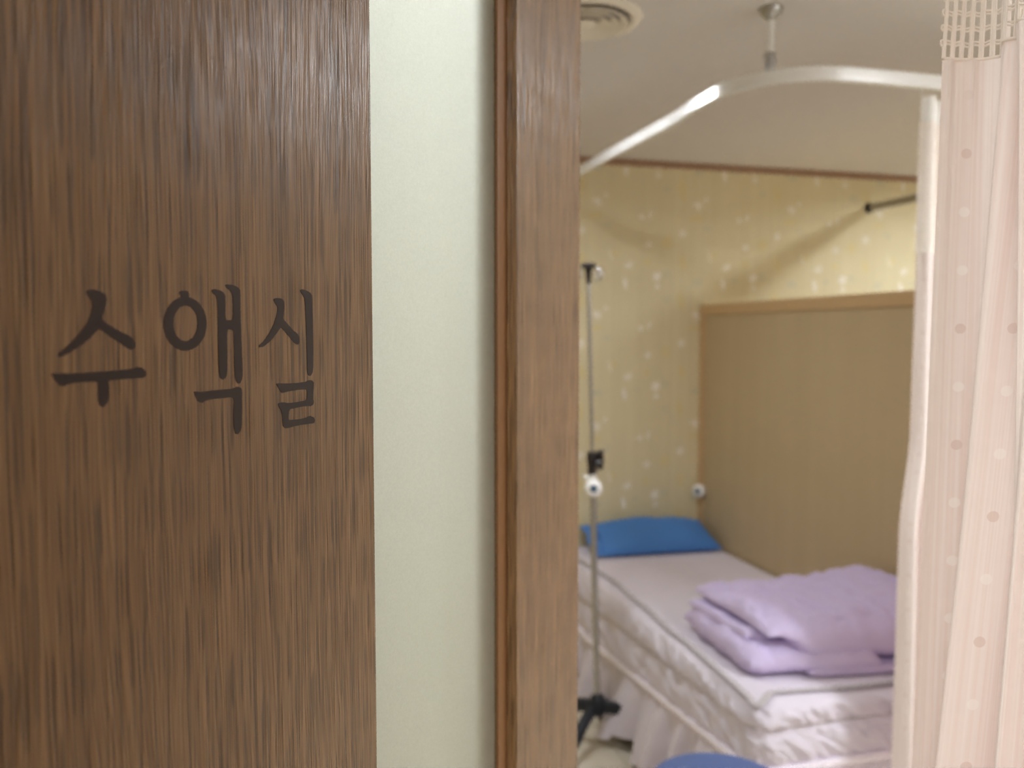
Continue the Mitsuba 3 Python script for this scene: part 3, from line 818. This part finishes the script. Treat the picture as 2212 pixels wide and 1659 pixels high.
B0 = BZ + .008
roll = slab(1.328, 1.72, 2.150, 2.60, lambda x, y: B0 + 0 * x, lambda x, y: B0 + .086 - .012 * np.clip((2.3 - y) / .15, 0, 1), -.20, n=90, seed=61, wr=.024, round_=.05, yround=.07, wob_=.02)
flat = slab(1.50, 1.992, 2.110, 2.58, lambda x, y: B0 + .002 + 0 * x, lambda x, y: B0 + .027 + 0 * x, -.15, seed=21, wr=.003, round_=.05, yround=.014)
lay1 = slab(1.352, 1.985, 2.235, 2.60, lambda x, y: B0 + .078 + 0 * x, lambda x, y: B0 + .106 + .01 * (x - 1.3), -.20, n=110, seed=31, wr=.012, round_=.024, yround=.03)
drop = lambda x, y: smoothf(1.42, 1.54, x) * smoothf(2.40, 2.20, y)
lay2 = slab(1.382, 1.988, 2.150, 2.62, lambda x, y: B0 + .116 - .082 * drop(x, y), lambda x, y: B0 + .146 + .050 * np.clip((x - 1.38) / .5, 0, 1) ** .8 - .016 * np.clip((2.30 - y) / .15, 0, 1) + .006 * np.sin((y - 2.2) * 9),
            -.20, n=170, seed=41, wr=.030, round_=.034, yround=.085)
note('comforter', 'pale purple comforter folded in layers on the foot end of the bed', 'comforter')
add('comforter__lower_roll', roll, 'purple_cloth', True)
add('comforter__bottom_fold', flat, 'purple_cloth', True)
add('comforter__middle_fold', lay1, 'purple_cloth', True)
add('comforter__top_fold', lay2, 'purple_cloth', True)


# ------------------------------------------------------------------ pillow
def pillow_mesh(w, d, h, n=60):
    a, b = np.meshgrid(np.linspace(-1, 1, n), np.linspace(-1, 1, n), indexing='ij')
    e = np.clip((1 - np.abs(a) ** 2.6), 0, 1) ** .55 * np.clip((1 - np.abs(b) ** 2.6), 0, 1) ** .55
    pinch = 1 - .07 * (1 - np.abs(a)) ** 1 * 0
    xs = a * w / 2 * (1 - .05 * (1 - b * b))
    ys = b * d / 2 * (1 - .05 * (1 - a * a))
    wr = (nz(xs * 9 + ys * 4, ys * 12, 3.0, 12) - .5) * .034 * e * (np.abs(a) < 2)
    up = np.stack([xs, ys, h * .62 * e + wr], 2).reshape(-1, 3)
    dn = np.stack([xs, ys, -h * .26 * e], 2).reshape(-1, 3)
    f = grid_faces(n, n)
    return mesh(np.vstack([up, dn]), np.vstack([f[:, ::-1], f + n * n]))


pm = pillow_mesh(.60, .275, .115)
pm.apply_transform(trimesh.transformations.rotation_matrix(math.radians(17), [1, 0, 0]))
pm.apply_transform(trimesh.transformations.rotation_matrix(math.radians(-3), [0, 0, 1]))
pm.apply_translation((1.695, 3.630, BZ + .062))
note('pillow', 'flat blue pillow at the head of the bed against the yellow wall', 'pillow')
add('pillow__cushion', pm, 'blue_cloth', True)
# open flap of the pillow case on the left
a, b = np.meshgrid(np.linspace(0, 1, 16), np.linspace(-1, 1, 30), indexing='ij')
fx = -.285 - a * .050 + .012 * np.sin(b * 7)
fy = b * (.132 + .012 * a)
fz = .006 + .026 * (1 - b ** 2) * (1 - .4 * a) + .010 * np.sin(b * 9 + a * 2) * a
fl = mesh(np.stack([fx, fy, fz], 2).reshape(-1, 3), grid_faces(16, 30)[:, ::-1])
fl.apply_transform(trimesh.transformations.rotation_matrix(math.radians(17), [1, 0, 0]))
fl.apply_transform(trimesh.transformations.rotation_matrix(math.radians(-3), [0, 0, 1]))
fl.apply_translation((1.700, 3.630, BZ + .062))
add('pillow__case_flap', fl, 'blue_cloth', True)

# ------------------------------------------------------------------ stool
SX, SY, SZ = 1.005, 1.755, .46
note('stool', 'round stool with a blue padded seat at the foot of the bed', 'stool')
add('stool__seat', lathe([(0, -.055), (.155, -.055), (.168, -.050), (.175, -.036), (.176, -.020), (.170, -.007), (.155, -.001), (.10, .002), (0, .003)], 64, (SX, SY, SZ)), 'stool_vinyl', 40)
add('stool__rim', lathe([(.160, -.066), (.172, -.066), (.174, -.056), (.160, -.054), (.160, -.066)], 56, (SX, SY, SZ)), 'chrome', 40)
add('stool__column', lathe([(0, .06), (.030, .06), (.030, .22), (.020, .23), (.020, SZ - .058), (0, SZ - .058)], 28, (SX, SY, 0)), 'chrome', 35)
for k in range(5):
    t = 2 * math.pi * (k + .2) / 5
    d = np.array([math.cos(t), math.sin(t), 0])
    c3 = np.array([SX, SY, 0])
    pts = spline([c3 + d * .01 + [0, 0, .085], c3 + d * .10 + [0, 0, .075], c3 + d * .20 + [0, 0, .055]], 8)
    lk = add('stool__leg', sweep(pts, [(-.014, -.012), (.014, -.012), (.010, .012), (-.010, .012)]), 'chrome', 30)
    e = c3 + d * .195
    wd = np.array([-d[1], d[0], 0])
    add(lk + '__caster', rot_to(wd, lathe([(0, -.014), (.018, -.014), (.0215, -.008), (.0215, .008), (.018, .014), (0, .014)], 22), e + [0, 0, .0215]), 'black_plastic', 35)
